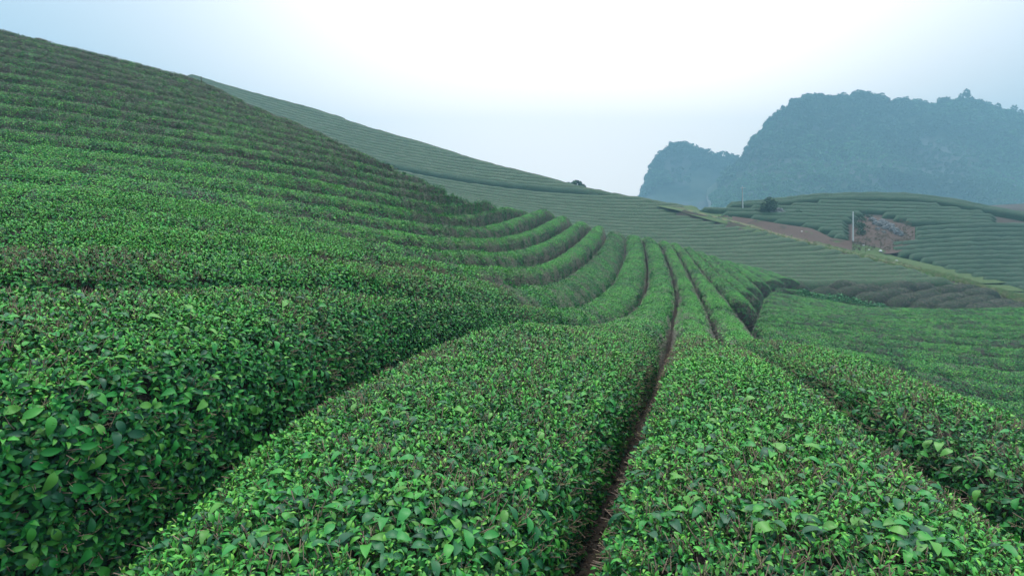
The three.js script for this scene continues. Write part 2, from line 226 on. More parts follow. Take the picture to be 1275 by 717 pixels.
function triangulate(P) { // Delaunay in plan, sweeping along x
  const pts = []; const seen = new Set();
  for (const p of P) { const k = Math.round(p.x * 4) + '_' + Math.round(p.z * 4); if (seen.has(k)) continue; seen.add(k); pts.push(p); }
  const r = rng(3), n = pts.length, X = pts.map((p) => p.x + (r() - 0.5) * 1e-3), Y = pts.map((p) => p.z + (r() - 0.5) * 1e-3);
  const idx = [...Array(n).keys()].sort((a, b) => X[a] - X[b]);
  X.push(-60000, 60000, 0); Y.push(-40000, -40000, 60000);
  const circ = (i, j, k) => { const ax = X[i], ay = Y[i], bx = X[j] - ax, by = Y[j] - ay, cx = X[k] - ax, cy = Y[k] - ay, d = 2 * (bx * cy - by * cx), b2 = bx * bx + by * by, c2 = cx * cx + cy * cy, ux = (cy * b2 - by * c2) / d, uy = (bx * c2 - cx * b2) / d; return { i, j, k, x: ax + ux, y: ay + uy, r: ux * ux + uy * uy }; };
  let open = [circ(n, n + 1, n + 2)]; const closed = [];
  for (const c of idx) {
    const edges = new Map(); const keep = [];
    for (const t of open) {
      const dx = X[c] - t.x; if (dx > 0 && dx * dx > t.r) { closed.push(t); continue; }
      const dy = Y[c] - t.y; if (dx * dx + dy * dy > t.r) { keep.push(t); continue; }
      for (const [a, b] of [[t.i, t.j], [t.j, t.k], [t.k, t.i]]) { const k = a < b ? a * 1e6 + b : b * 1e6 + a; if (edges.has(k)) edges.set(k, null); else edges.set(k, [a, b]); }
    }
    for (const e of edges.values()) if (e) keep.push(circ(e[0], e[1], c));
    open = keep;
  }
  const tris = [];
  for (const t of [...closed, ...open]) if (t.i < n && t.j < n && t.k < n) { const cr = (X[t.j] - X[t.i]) * (Y[t.k] - Y[t.i]) - (Y[t.j] - Y[t.i]) * (X[t.k] - X[t.i]); tris.push(cr < 0 ? [t.i, t.j, t.k] : [t.i, t.k, t.j]); }
  return { pts, tris };
}
const TER = triangulate(gp);
const cells = new Map(), CELL = 8;
TER.tris.forEach((t, n) => { const [a, b, c] = t.map((i) => TER.pts[i]); const x0 = Math.max(-40, Math.floor(Math.min(a.x, b.x, c.x) / CELL)), x1 = Math.min(40, Math.floor(Math.max(a.x, b.x, c.x) / CELL)), z0 = Math.max(-40, Math.floor(Math.min(a.z, b.z, c.z) / CELL)), z1 = Math.min(10, Math.floor(Math.max(a.z, b.z, c.z) / CELL)); for (let i = x0; i <= x1; i++) for (let j = z0; j <= z1; j++) { const k = i * 1000 + j; (cells.get(k) ?? cells.set(k, []).get(k)).push(n); } });
function groundAt(x, z) {
  for (const n of cells.get(Math.floor(x / CELL) * 1000 + Math.floor(z / CELL)) ?? []) {
    const [a, b, c] = TER.tris[n].map((i) => TER.pts[i]), d = (b.z - c.z) * (a.x - c.x) + (c.x - b.x) * (a.z - c.z);
    const u = ((b.z - c.z) * (x - c.x) + (c.x - b.x) * (z - c.z)) / d, v = ((c.z - a.z) * (x - c.x) + (a.x - c.x) * (z - c.z)) / d, w = 1 - u - v;
    if (u > -1e-6 && v > -1e-6 && w > -1e-6) return u * a.y + v * b.y + w * c.y;
  }
  return -8;
}
{
  const g = new THREE.BufferGeometry(), pos = [], uv = [], ix = [];
  for (const p of TER.pts) { pos.push(p.x, p.y, p.z); uv.push(p.x / 1.5, p.z / 1.5); }
  for (const t of TER.tris) ix.push(...t);
  g.setAttribute('position', new THREE.Float32BufferAttribute(pos, 3)); g.setAttribute('uv', new THREE.Float32BufferAttribute(uv, 2)); g.setIndex(ix); g.computeVertexNormals();
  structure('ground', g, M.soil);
}
console.log('ground', TER.pts.length, TER.tris.length);

// ---------------------------------------------------------------- leaves, sprigs, twigs
const tmpC = new THREE.Color();
function colored(geo, c) { const n = geo.attributes.position.count, a = new Float32Array(n * 3); for (let i = 0; i < n; i++) { a[i * 3] = c[0]; a[i * 3 + 1] = c[1]; a[i * 3 + 2] = c[2]; } geo.setAttribute('color', new THREE.BufferAttribute(a, 3)); return geo; }
function leafGeo(len, wid, fold, curl, st) { // base at the origin, along +z, upper face +y
  const pos = [], ix = [];
  for (let i = 0; i <= st; i++) {
    const t = i / st, w = wid / 2 * Math.pow(Math.sin(Math.PI * Math.pow(t, 0.82)), 0.75) * (1 - 0.12 * t), z = len * t, y = -curl * len * t * t + 0.12 * len * Math.sin(Math.PI * t);
    pos.push(-w, y + fold * w, z, 0, y, z, w, y + fold * w, z);
    if (i) { const a = (i - 1) * 3, b = i * 3; ix.push(a, b, a + 1, a + 1, b, b + 1, a + 1, b + 1, a + 2, a + 2, b + 1, b + 2); }
  }
  const g = new THREE.BufferGeometry(); g.setAttribute('position', new THREE.Float32BufferAttribute(pos, 3)); g.setIndex(ix); g.computeVertexNormals(); return g;
}
const MATURE = [[0.019, 0.160, 0.032], [0.025, 0.195, 0.034], [0.012, 0.095, 0.030], [0.030, 0.225, 0.036], [0.018, 0.120, 0.036], [0.050, 0.250, 0.032], [0.011, 0.070, 0.028], [0.085, 0.255, 0.038], [0.013, 0.085, 0.032]];
const YOUNG = [[0.075, 0.340, 0.040], [0.105, 0.385, 0.040], [0.055, 0.300, 0.042], [0.150, 0.370, 0.045]];
const TWIGC = [[0.36, 0.25, 0.17], [0.26, 0.17, 0.12], [0.46, 0.34, 0.23], [0.20, 0.13, 0.10], [0.34, 0.31, 0.14]];
const pick = (r, a) => a[Math.floor(r() * a.length)];
function placeLeaf(g, r, y, tilt, az, rad) { g.rotateX(-tilt); g.rotateZ((r() - 0.5) * 0.7); g.translate(0, y, rad); g.rotateY(az); return g; }
function stick(h, r0, seg = 4) { const g = new THREE.CylinderGeometry(r0 * 0.75, r0, h, seg, 1); g.translate(0, h / 2, 0); g.deleteAttribute('uv'); return g; }
function plain(g) { g.deleteAttribute('uv'); return g.index ? g.toNonIndexed() : g; }
function sprigGeo(seed, n, st, pal, lo, hi, stem) {
  const r = rng(seed), parts = [];
  for (let i = 0; i < n; i++) {
    const t = i / (n - 1), len = lerp(hi, lo, t) * (0.6 + 0.65 * r() ** 1.4), az = i * 2.4 + r() * 0.8;
    const g = leafGeo(len, len * (0.42 + 0.12 * r()), 0.10 + 0.35 * r(), 0.05 + 0.35 * r(), st);
    placeLeaf(g, r, -0.035 + 0.055 * t, lerp(-0.15, 0.75, t) + (r() - 0.5) * 0.7, az, 0.006 + 0.012 * r());
    const c = pick(r, pal), k = 0.8 + 0.4 * r(); parts.push(plain(colored(g, [c[0] * k, c[1] * k, c[2] * k])));
  }
  if (stem) { const s = colored(stick(0.10, 0.0022), [0.10, 0.12, 0.04]); s.translate(0, -0.08, 0); parts.push(plain(s)); }
  return mergeGeometries(parts);
}
const TWIGGREY = [[0.33, 0.27, 0.22], [0.25, 0.20, 0.17], [0.40, 0.34, 0.28], [0.22, 0.20, 0.15]];
function twigGeo(seed, n, pal = TWIGC) { const r = rng(seed), parts = []; for (let i = 0; i < n; i++) { const s = stick(0.035 + 0.05 * r(), 0.0012 + 0.0013 * r(), 5), c = pick(r, pal); colored(s, c); for (let v = 0; v < s.attributes.position.count; v++) if (s.attributes.position.getY(v) > 0.02 && v >= s.attributes.position.count - 13) s.attributes.color.setXYZ(v, 0.55, 0.46, 0.33); s.rotateX((r() - 0.5) * 1.3); s.rotateZ((r() - 0.5) * 1.3); s.translate((r() - 0.5) * 0.06, -0.015, (r() - 0.5) * 0.06); parts.push(plain(s)); } return mergeGeometries(parts); }
const NEAR = [1, 2, 3].map((i) => sprigGeo(i * 7, 7, 5, MATURE, 0.045, 0.078, true));
const NEARY = [1, 2].map((i) => sprigGeo(i * 17 + 3, 5, 4, YOUNG, 0.022, 0.045, true));
function swatch(n, seed, make) { const r = rng(seed), parts = []; for (let i = 0; i < n; i++) { const g = make(i); g.rotateX((r() - 0.5) * 0.7); g.rotateZ((r() - 0.5) * 0.7); g.rotateY(r() * 6.28); g.translate((r() - 0.5) * 0.3, (r() - 0.5) * 0.045, (r() - 0.5) * 0.3); parts.push(g); } return mergeGeometries(parts); }
const FARS = [1, 2].map((i) => swatch(13, i, (k) => sprigGeo(i * 31 + k, 6, 2, MATURE, 0.045, 0.075, false)));   // a hand's breadth of hedge, for rows further off
const FARY = [swatch(9, 5, (k) => sprigGeo(37 + k, 5, 2, YOUNG, 0.035, 0.06, false))];
const TWG = [1, 2].map((i) => twigGeo(i * 5, 3)), FART = [swatch(10, 9, (k) => twigGeo(70 + k, 3, TWIGGREY))];
const SINGLE = [...Array(12).keys()].map((i) => { const r = rng(900 + i), len = 0.058 + 0.03 * r(), g = leafGeo(len, len * (0.44 + 0.12 * r()), 0.12 + 0.3 * r(), 0.05 + 0.3 * r(), 6); const c = pick(r, MATURE), k = 0.85 + 0.4 * r(); return plain(colored(g, [c[0] * k, c[1] * k, c[2] * k])); });

// ---------------------------------------------------------------- a tea hedge between two lines
function nearestOn(poly, p) { let best = 1e9, out = null; for (let i = 0; i + 1 < poly.length; i++) { const a = poly[i], b = poly[i + 1], bx = b.x - a.x, bz = b.z - a.z, t = Math.max(0, Math.min(1, ((p.x - a.x) * bx + (p.z - a.z) * bz) / (bx * bx + bz * bz + 1e-9))); const d = (p.x - a.x - t * bx) ** 2 + (p.z - a.z - t * bz) ** 2; if (d < best) { best = d; out = { p: a.clone().lerp(b, t), end: (i === 0 && t <= 0) || (i === poly.length - 2 && t >= 1), s: i + t, d: Math.sqrt(d) }; } } return out; }
const PROFILE = [[0.05, null], [0.005, -0.52], [0, -0.32], [0.035, -0.17], [0.11, -0.06], [0.22, 0.02], [0.36, 0.07], [0.5, 0.09], [0.64, 0.085], [0.78, 0.05], [0.89, -0.015], [0.965, -0.11], [1, -0.26], [0.995, -0.5], [0.95, null]];
const PROFILE_FAR = [[0.04, null], [0, -0.36], [0.07, -0.12], [0.25, 0.04], [0.5, 0.10], [0.75, 0.06], [0.93, -0.1], [1, -0.36], [0.96, null]];
let seedN = 100;
function buildHedge(o) {
  const step = o.step ?? 0.4, a = spline(o.a, step), b = spline(o.b, step), prof = o.far ? PROFILE_FAR : PROFILE, gap = o.gap ?? 0.24, wa = o.wallA ?? HEDGE_H + 0.1, wb = o.wallB ?? HEDGE_H + 0.1;
  const secs = []; let L = 0;
  for (let i = 0; i < a.length; i++) { const q = nearestOn(b, a[i]); if (q.end && secs.length && q.d > (o.maxW ?? 3.2)) continue; if (q.end && !secs.length && q.d > (o.maxW ?? 3.2)) continue; const A = a[i], B = q.p, w = Math.hypot(B.x - A.x, B.z - A.z); if (w < 0.5) continue; secs.push({ A, B, w }); }
  if (secs.length < 3) return null;
  for (let i = 0; i < secs.length; i++) { const m = secs[i].A.clone().add(secs[i].B).multiplyScalar(0.5); secs[i].m = m; if (i) L += m.distanceTo(secs[i - 1].m); secs[i].L = L; }
  const seed = o.seed ?? seedN++, rnd = rng(seed * 7919), n = prof.length, P = [], rough = o.rough ?? 0.045, endR = o.endR ?? 0.5;
  for (const s of secs) {
    const e = Math.min(1, Math.max(0.02, Math.min(s.L, L - s.L)) / endR), cap = Math.sqrt(Math.max(0.05, 1 - (1 - e) ** 2));
    const gz = o.gapNear && -s.m.z < 14 ? lerp(o.gapNear, gap, Math.min(1, Math.max(0, (-s.m.z - 5) / 9))) : gap, g2 = gz / 2 / s.w, row = [], lump = (o.far ? 0.06 : 0.04) * fbm(s.m.x * 0.35, s.m.z * 0.35, seed, 2);
    for (const [t0, dy0] of prof) {
      const t = 0.5 + (t0 - 0.5) * (0.55 + 0.45 * cap), tt = lerp(g2, 1 - g2, t), wv = 0.05 * noise(s.L * 0.6, t0 * 3, seed);
      const x = lerp(s.A.x, s.B.x, tt) + wv * (s.B.x - s.A.x) / s.w, z = lerp(s.A.z, s.B.z, tt) + wv * (s.B.z - s.A.z) / s.w, T = lerp(lerp(s.A.y, s.B.y, tt), (s.A.y + s.B.y) / 2, o.bench ?? 0);
      const low = t0 < 0.5 ? s.A.y - wa : s.B.y - wb;
      let y = dy0 === null ? low : T + (o.lift ?? (o.far ? 0 : -0.09)) + dy0 * (o.dome ?? 1) + lump + rough * fbm(x * 2.2, T * 2.2, z * 2.2, 2);
      if (dy0 !== null) y = low + (y - low) * (0.35 + 0.65 * cap);
      row.push(V(x, y, z));
    }
    P.push(row);
  }
  const mid = secs[secs.length >> 1].m.clone(); mid.y -= HEDGE_H;
  return { secs, P, n, L, origin: mid, rnd, seed };
}
function bodyGeo(h, inset = 0) { // the woody body, set in under the leaves
  const P0 = h.P; if (inset) h = { ...h, P: P0.map((row, i) => row.map((p, j) => { const a = P0[Math.max(0, i - 1)][j], b = P0[Math.min(P0.length - 1, i + 1)][j], c = row[Math.max(0, j - 1)], d = row[Math.min(h.n - 1, j + 1)], n = b.clone().sub(a).cross(d.clone().sub(c)).normalize(); if (n.y * (P0[0] && j > 3 && j < h.n - 4 ? 1 : 0) < 0) n.negate(); const m = row[0].clone().add(row[h.n - 1]).multiplyScalar(0.5); m.y = p.y - 0.3; if (n.dot(p.clone().sub(m)) < 0) n.negate(); const q = p.clone().addScaledVector(n, -inset * (j === 0 || j === h.n - 1 ? 0.6 : 1)); return q; })) };
  const pos = [], uv = [], ix = [], o = h.origin, R = h.P.length, n = h.n; let v = [];
  for (let i = 0; i < R; i++) { let d = 0; for (let j = 0; j < n; j++) { if (j) d += h.P[i][j].distanceTo(h.P[i][j - 1]); const p = h.P[i][j]; pos.push(p.x - o.x, p.y - o.y, p.z - o.z); uv.push((h.secs[i].L + h.seed * 0.37) / 1.6, (d + h.seed * 0.61) / 1.6); } }
  const q = (a, b, c, d) => ix.push(a, b, c, a, c, d);
  for (let i = 0; i + 1 < R; i++) for (let j = 0; j + 1 < n; j++) q(i * n + j, i * n + j + 1, (i + 1) * n + j + 1, (i + 1) * n + j);
  for (const [i, f] of [[0, 1], [R - 1, 0]]) for (let j = 1; j + 1 < n; j++) f ? ix.push(i * n, i * n + j + 1, i * n + j) : ix.push(i * n, i * n + j, i * n + j + 1);
  const g = new THREE.BufferGeometry(); g.setAttribute('position', new THREE.Float32BufferAttribute(pos, 3)); g.setAttribute('uv', new THREE.Float32BufferAttribute(uv, 2)); g.setIndex(ix); g.computeVertexNormals(); return g;
}
const Y = V(0, 1, 0), q1 = new THREE.Quaternion(), q2 = new THREE.Quaternion();
function inFrame(p, m = 160) { const q = toPixel(p); return q && q[0] > -m && q[0] < 1275 + m && q[1] > -m && q[1] < 717 + m * 1.6; }
let total = 0;
function growLeaves(h, root, o) { // sprigs, young shoots and cut twigs all over the hedge, thinning with distance as they get too small to see
  const lists = {}, r = h.rnd, put = (key, p, nrm, s, c) => (lists[key] ??= []).push([p, nrm.clone(), s, c]);
  const big = [];
  const n1 = V(), e1 = V(), e2 = V();
  { const k = h.P.length >> 1, j = h.n >> 1; e1.subVectors(h.P[k + 1][j + 1], h.P[k][j]); e2.subVectors(h.P[k + 1][j], h.P[k][j + 1]); n1.crossVectors(e1, e2); }
  const flip = n1.y < 0;
  for (let i = 0; i + 1 < h.P.length; i++) for (let j = 0; j + 1 < h.n; j++) {
    const A = h.P[i][j], B = h.P[i][j + 1], C = h.P[i + 1][j + 1], D = h.P[i + 1][j];
    e1.subVectors(C, A); e2.subVectors(D, B); n1.crossVectors(e1, e2); const ar = n1.length() / 2; if (ar < 1e-6) continue; n1.normalize(); if (flip) n1.negate();
    const m = A.clone().add(B).add(C).add(D).multiplyScalar(0.25), dist = m.length();
    const facing = -n1.dot(m) / dist; if (facing < (dist < 6 ? -0.75 : -0.35)) continue; if (!inFrame(m, dist < 4 ? 500 : 160)) continue;
    const near = dist < 12, dens = (o.density ?? 1) * (dist < 5 ? 500 : dist < 8 ? 380 : dist < 12 ? 240 : dist < 28 ? 27 : 22), sc = dist < 8 ? 1 : dist < 12 ? 1.05 : dist < 28 ? 1.0 : 1.05;
    const top = n1.y > 0.66, ftw = (top ? (near ? o.twigs ?? 0.5 : o.twigsFar ?? o.twigs ?? 0.5) : near && o.inset ? (o.twigs ?? 0.5) * 0.6 : o.wallTwigs ?? 1.0);
    const patch = fbm(m.x * 0.8, m.z * 0.8, 3.3, 2), bare = fbm(m.x * 1.1, m.z * 1.1, 9.1, 2);
    const count = (k) => Math.floor(k + r());
    const spot = () => { const u = r(), v = r(); return A.clone().lerp(B, u).lerp(D.clone().lerp(C, u), v); };
    const tone = (o.tone ?? 1) * (1 + 0.22 * patch);
    for (let k = count(ar * dens * (top || (near && o.inset) ? 1 : 0.6)); k--;) { const b = tone * (0.75 + 0.5 * r()), w = (o.warm ?? 0) + 0.12 * (r() - 0.5); put(near ? 'n' + Math.floor(r() * 3) : 'f' + Math.floor(r() * 2), spot().addScaledVector(n1, near ? -(o.inset ? 0.085 : 0.05) * r() ** 1.3 + 0.015 : -0.02 - 0.02 * r()), n1, sc * (0.8 + 0.45 * r()) * (o.leafScale ?? 1), [b * (1 + w * 2.5), b * (1 + w * 0.2), b]); }
    if (top) for (let k = count(ar * dens * (near ? o.young ?? 0.85 : o.youngFar ?? o.young ?? 0.8) * Math.max(0.1, 0.7 + 1.1 * patch)); k--;) { const b = 0.75 + 0.5 * r(); put(near ? 'y' + Math.floor(r() * 2) : 'z0', spot().addScaledVector(n1, near ? 0.005 + 0.03 * r() : -0.005), n1, sc * (0.8 + 0.5 * r()), [b, b, b]); }
    for (let k = count(ar * dens * ftw * Math.max(0.12, 0.55 + 1.3 * bare)); k--;) { const b = 0.7 + 0.6 * r(); put(near ? 't' + Math.floor(r() * 2) : 'v0', spot().addScaledVector(n1, 0.012 + 0.02 * r()), n1, sc * (0.75 + 0.5 * r()), [b, b, b]); }
    if (o.single && facing > 0.05 && dist < 7 && inFrame(m, -5)) big.push({ i, j, w: ar * facing / dist ** 4, A, B, C, D, n: n1.clone() });
  }
  const mats = { n: M.leaf, f: M.leaf, y: M.leaf, z: M.leaf, t: M.twig, v: M.twig }, geos = { n: NEAR, f: FARS, y: NEARY, z: FARY, t: TWG, v: FART }, names = { n: 'foliage', f: 'foliage', y: 'young_foliage', z: 'young_foliage', t: 'cut_twigs', v: 'cut_twigs' };
  const mt = new THREE.Matrix4(), s3 = V(), dir = V();
  for (const key of Object.keys(lists).sort()) {
    const list = lists[key], im = shade(new THREE.InstancedMesh(geos[key[0]][+key[1]], mats[key[0]], list.length));
    list.forEach(([p, nrm, s, c], i) => {
      const jit = 'fzv'.includes(key[0]) ? 0.14 : 0.8; dir.copy(nrm); if (jit > 0.5) dir.y += 0.35; dir.x += (r() - 0.5) * jit; dir.z += (r() - 0.5) * jit; dir.normalize();
      q1.setFromUnitVectors(Y, dir); q2.setFromAxisAngle(Y, r() * 6.283); q1.multiply(q2); s3.setScalar(s);
      mt.compose(p.clone().sub(h.origin), q1, s3); im.setMatrixAt(i, mt); im.setColorAt(i, tmpC.setRGB(c[0], c[1], c[2]));
    });
    im.name = names[key[0]]; im.userData.kind = 'stuff'; root.add(im); total += list.length;
  }
  if (o.single) { // the leaves that show largest, one by one
    let sum = 0; const cum = big.map((b) => (sum += b.w));
    for (let k = 0; k < o.single; k++) {
      const x = r() * sum; let lo = 0, hi = cum.length - 1; while (lo < hi) { const mid = (lo + hi) >> 1; cum[mid] < x ? lo = mid + 1 : hi = mid; }
      const b = big[lo], u = r(), v = r(), p = b.A.clone().lerp(b.B, u).lerp(b.D.clone().lerp(b.C, u), v).addScaledVector(b.n, 0.025 + 0.03 * r());
      const m = mesh('leaf', SINGLE[Math.floor(r() * SINGLE.length)], M.leaf, root);
      dir.copy(b.n); dir.y += 0.3; dir.x += (r() - 0.5) * 0.9; dir.z += (r() - 0.5) * 0.9; dir.normalize(); q1.setFromUnitVectors(Y, dir); q2.setFromAxisAngle(Y, r() * 6.283);
      m.position.copy(p).sub(h.origin); m.quaternion.copy(q1.multiply(q2)); m.scale.setScalar(0.85 + 0.4 * r());
    }
  }
}
function hedge(o) {
  const h = buildHedge(o); if (!h) { console.log('no hedge', o.label); return; }
  const root = thing('tea_hedge', o.label, 'tea hedge', h.origin, o.group);
  if (o.far) { root.removeFromParent(); const m = mesh(root.name, bodyGeo(h), o.mat, scene); m.position.copy(h.origin); m.userData = root.userData; return m; }
  mesh('hedge_body', bodyGeo(h, o.inset ?? 0.02), M.core, root);
  growLeaves(h, root, o);
  return root;
}
// near rows
hedge({ a: LINE[0], b: LINE.a1, step: 0.25, gap: 0.29, gapNear: 0.32, youngFar: 2, twigsFar: 0.25, single: 300, inset: 0.09, label: 'broad tea hedge with large glossy leaves, uphill side of the deep soil furrow' });
hedge({ a: LINE[-1], b: LINE[0], step: 0.25, gap: 0.29, gapNear: 0.32, youngFar: 2, twigsFar: 0.25, single: 300, twigs: 0.6, leafScale: 0.82, young: 0.95, inset: 0.09, label: 'wide tea hedge thick with cut tan twigs, downhill side of the deep furrow' });
hedge({ a: LINE.b1, b: LINE[2], step: 0.25, gap: 0.2, wallA: 1.45, youngFar: 2, twigsFar: 0.25, single: 300, twigs: 0.5, leafScale: 1.05, inset: 0.09, label: 'tall dark green tea hedge wall with tan twigs, uphill of the broad glossy hedge' });
hedge({ a: LINE[-2], b: LINE[-1], step: 0.25, gap: 0.3, youngFar: 2, twigsFar: 0.25, single: 150, leafScale: 0.8, inset: 0.09, label: 'lower tea hedge bending away downhill beside the twiggy hedge, reddish shoots on top' });
hedge({ a: LINE[2], b: LINE[3], step: 0.3, gap: 0.2, twigs: 0.6, inset: 0.09, label: 'tea hedge with brown twig patches, next uphill from the tall dark hedge wall' });
const CURVED = 'long tea hedge curving over the bright green slope and round its shoulder';
for (let k = 3; k < 9; k++) hedge({ a: LINE[k], b: LINE[k + 1], step: 0.4, gap: 0.6, dome: 1.5, young: 2.6, tone: 1.2, twigs: 0.2, wallTwigs: 1.3, bench: 0.75, label: CURVED, group: 'curving hedges on the green slope' });
for (let k = 9; k < 22; k++) hedge({ a: LINE[k], b: LINE[k + 1], step: 0.5, gap: 0.6, dome: 1.5, bench: 0.7, young: lerp(1.2, 0.35, Math.min(1, (k - 9) / 8)), twigs: lerp(0.6, 1.7, Math.min(1, (k - 9) / 9)), warm: lerp(0.05, 0.28, Math.min(1, (k - 9) / 9)), tone: lerp(1, 0.8, Math.min(1, (k - 9) / 9)), label: 'fine tea hedge on the tall brownish upper hillside under the sky', group: 'hedges on the upper hillside' });
for (let k = -3; k > -9; k--) hedge({ a: LINE[k], b: LINE[k + 1], step: 0.35, gap: 0.42, dome: 1.2, young: 2.2, twigs: 0.25, wallTwigs: 1.2, label: 'short rounded tea hedge dropping down the shoulder to end at the hollow', group: 'hedges ending at the hollow' });
for (let i = 0; i + 1 < FIELD.length; i++) hedge({ a: FIELD[i + 1], b: FIELD[i], step: 0.35, gap: 0.58, dome: 1.5, young: 1.5, twigs: 0.3, wallTwigs: 0.8, maxW: 4, label: 'level tea hedge stretching across the green hollow below the thick dark hedges', group: 'hedges in the hollow' });
console.log('near hedges, instances', total);

// ---------------------------------------------------------------- rows too far off to tell leaf from leaf
const FAR_TINT = { slope: farBody('slope', dullMap, dullBump), hill: farBody('hill', matureMap, matureBump) }; // the slope is hard pruned and twiggy, the low hill in full old leaf
for (let i = 0; i < MID.length; i++) {
  const r = rng(400 + i);
  const o = { a: MID[i].pts, b: MID[i].up, far: true, step: 1.1, gap: 0.5, dome: 1.6, rough: 0.12, maxW: 5, endR: 1.0, mat: FAR_TINT.slope };
  if (Math.abs(MID[i].c - 243) < 2.1) { // a raised hedge along the terrace step, lower again further on
    const cut = (pts, lo, hi) => pts.filter((p) => { const x = toPixel(p)[0]; return x > lo && x < hi; });
    hedge({ ...o, a: cut(o.a, 0, 752), b: cut(o.b, 0, 752), lift: 0.55, wallA: 1.6, endR: 5, mat: FAR_TINT.hill, label: 'taller dark edged tea hedge on the terrace step of the far slope' });
    if (cut(o.a, 752, 900).length < 4) continue;
    o.a = cut(o.a, 752, 900); o.b = cut(o.b, 752, 900); o.label = 'short tea hedge carrying on past the taller terrace step hedge';
  }
  else if (MID[i].c > 243) { o.label = 'thin greyish tea hedge on the far slope, ending at the grassy track'; o.group = 'hedges on the slope beside the track'; }
  else { o.label = 'thin tea hedge high on the far slope above its terrace step'; o.group = 'hedges above the terrace step'; }
  hedge(o);
}
const byBlock = {};
for (const h of HILL) if (h.pts.length > 2) (byBlock[h.b] ??= []).push(h.pts);
const HLAB = { left: ['dark tea hedge on the low hill around the pole and round tree', 'hedges on the low hill by the pole'], mid: ['dark tea hedge just above the bare earth patch on the low hill', 'hedges above the bare patch'], right: ['dark tea hedge on the low hill, ending at the track beyond the bare patch', 'hedges on the low hill beyond the patch'] };
for (const b of Object.keys(byBlock)) byBlock[b].forEach((pts, i) => { // each row has its own line; its width runs uphill
  const up = pts.map((p) => { const f = 1 + 1.55 / Math.abs(p.z); const q = V(p.x * f, 0, p.z * f); q.y = p.y + 0.28; return q; });
  hedge({ a: pts, b: up, far: true, step: 0.9, gap: 0.1, dome: 1.3, rough: 0.13, maxW: 4, endR: 0.8, wallA: 1.0, wallB: 1.4, mat: FAR_TINT.hill, label: HLAB[b][0], group: HLAB[b][1] });
});
for (let i = 0; i < 2; i++) hedge({ a: TOPROWS[i], b: TOPROWS[i + 1], far: true, step: 1, gap: 0.25, dome: 1.3, rough: 0.16, maxW: 5, wallA: 1.3, lift: 0.25, mat: FAR_TINT.hill, label: i ? 'tall tea hedge along the very crest of the low hill' : 'tall tea hedge with a dark foot below the crest of the low hill' });
// the thick, freshly cut hedges at the foot of the slope
const LUMPS = [[1011, 363, 1043, 362, 44, 45], [1046, 362.5, 1098, 357.5, 44.5, 47], [1068, 371.5, 1133, 361.5, 42, 45.5], [1111, 376, 1168, 364, 41.5, 45.5], [1137, 381.5, 1205, 367, 41, 45.5], [1168, 384, 1239, 370.5, 40.5, 45], [1208, 386, 1265, 375.5, 40, 44], [1246, 387, 1305, 379, 39.5, 43], [1099, 358.5, 1140, 353, 48, 50], [1161, 362, 1222, 357.5, 47.5, 49.5], [1202, 366.5, 1241, 362.5, 47, 48.5], [1036, 354.5, 1066, 353, 48, 49], [1128, 357.5, 1166, 356, 49.5, 50.5], [985, 356, 1010, 357, 47, 47]];
LUMPS.forEach(([x0, y0, x1, y1, z0, z1], i) => {
  const p = at(x0, y0, z0), q = at(x1, y1, z1), d = q.clone().sub(p); d.y = 0; d.normalize(); const nrm = V(d.z, 0, -d.x).multiplyScalar(0.8); if (nrm.z > 0) nrm.negate();
  const c = [p, p.clone().lerp(q, 0.33).addScaledVector(V(0, 0.05, 0), 1), p.clone().lerp(q, 0.66).addScaledVector(V(0, 0.06, 0), 1), q];
  hedge({ a: c.map((v) => v.clone().sub(nrm)), b: c.map((v) => v.clone().add(nrm)), step: 0.3, gap: 0.12, dome: 1.9, lift: 0.08, endR: 1.3, wallA: 0.85, wallB: 0.95, density: 1.1, young: 0.0, twigs: 0.9, wallTwigs: 0.5, warm: 0.55, tone: 0.4, leafScale: 0.8, label: 'thick loaf shaped tea hedge, freshly cut and brownish, at the foot of the far slope', group: 'thick brownish hedges at the slope foot' });
});

// ---------------------------------------------------------------- track, verge, bare earth
function drape(name, rows, mat, lift, sink = 0.12, uvs = 2) { // rows of plan points laid on the ground
  const pos = [], uv = [], ix = [], n = rows[0].length;
  rows.forEach((r) => r.forEach((p) => { pos.push(p.x, Math.max(groundAt(p.x, p.z), p.y - sink) + lift, p.z); uv.push(p.x / uvs, p.z / uvs); }));
  for (let i = 0; i + 1 < rows.length; i++) for (let j = 0; j + 1 < n; j++) { const a = i * n + j; ix.push(a, a + 1, a + n + 1, a, a + n + 1, a + n); }
  const g = new THREE.BufferGeometry(); g.setAttribute('position', new THREE.Float32BufferAttribute(pos, 3)); g.setAttribute('uv', new THREE.Float32BufferAttribute(uv, 2)); g.setIndex(ix); g.computeVertexNormals();
  const N = g.attributes.normal; let s = 0; for (let i = 0; i < N.count; i++) s += N.getY(i); if (s < 0) { g.index.array.reverse(); g.computeVertexNormals(); }
  return structure(name, g, mat);
}
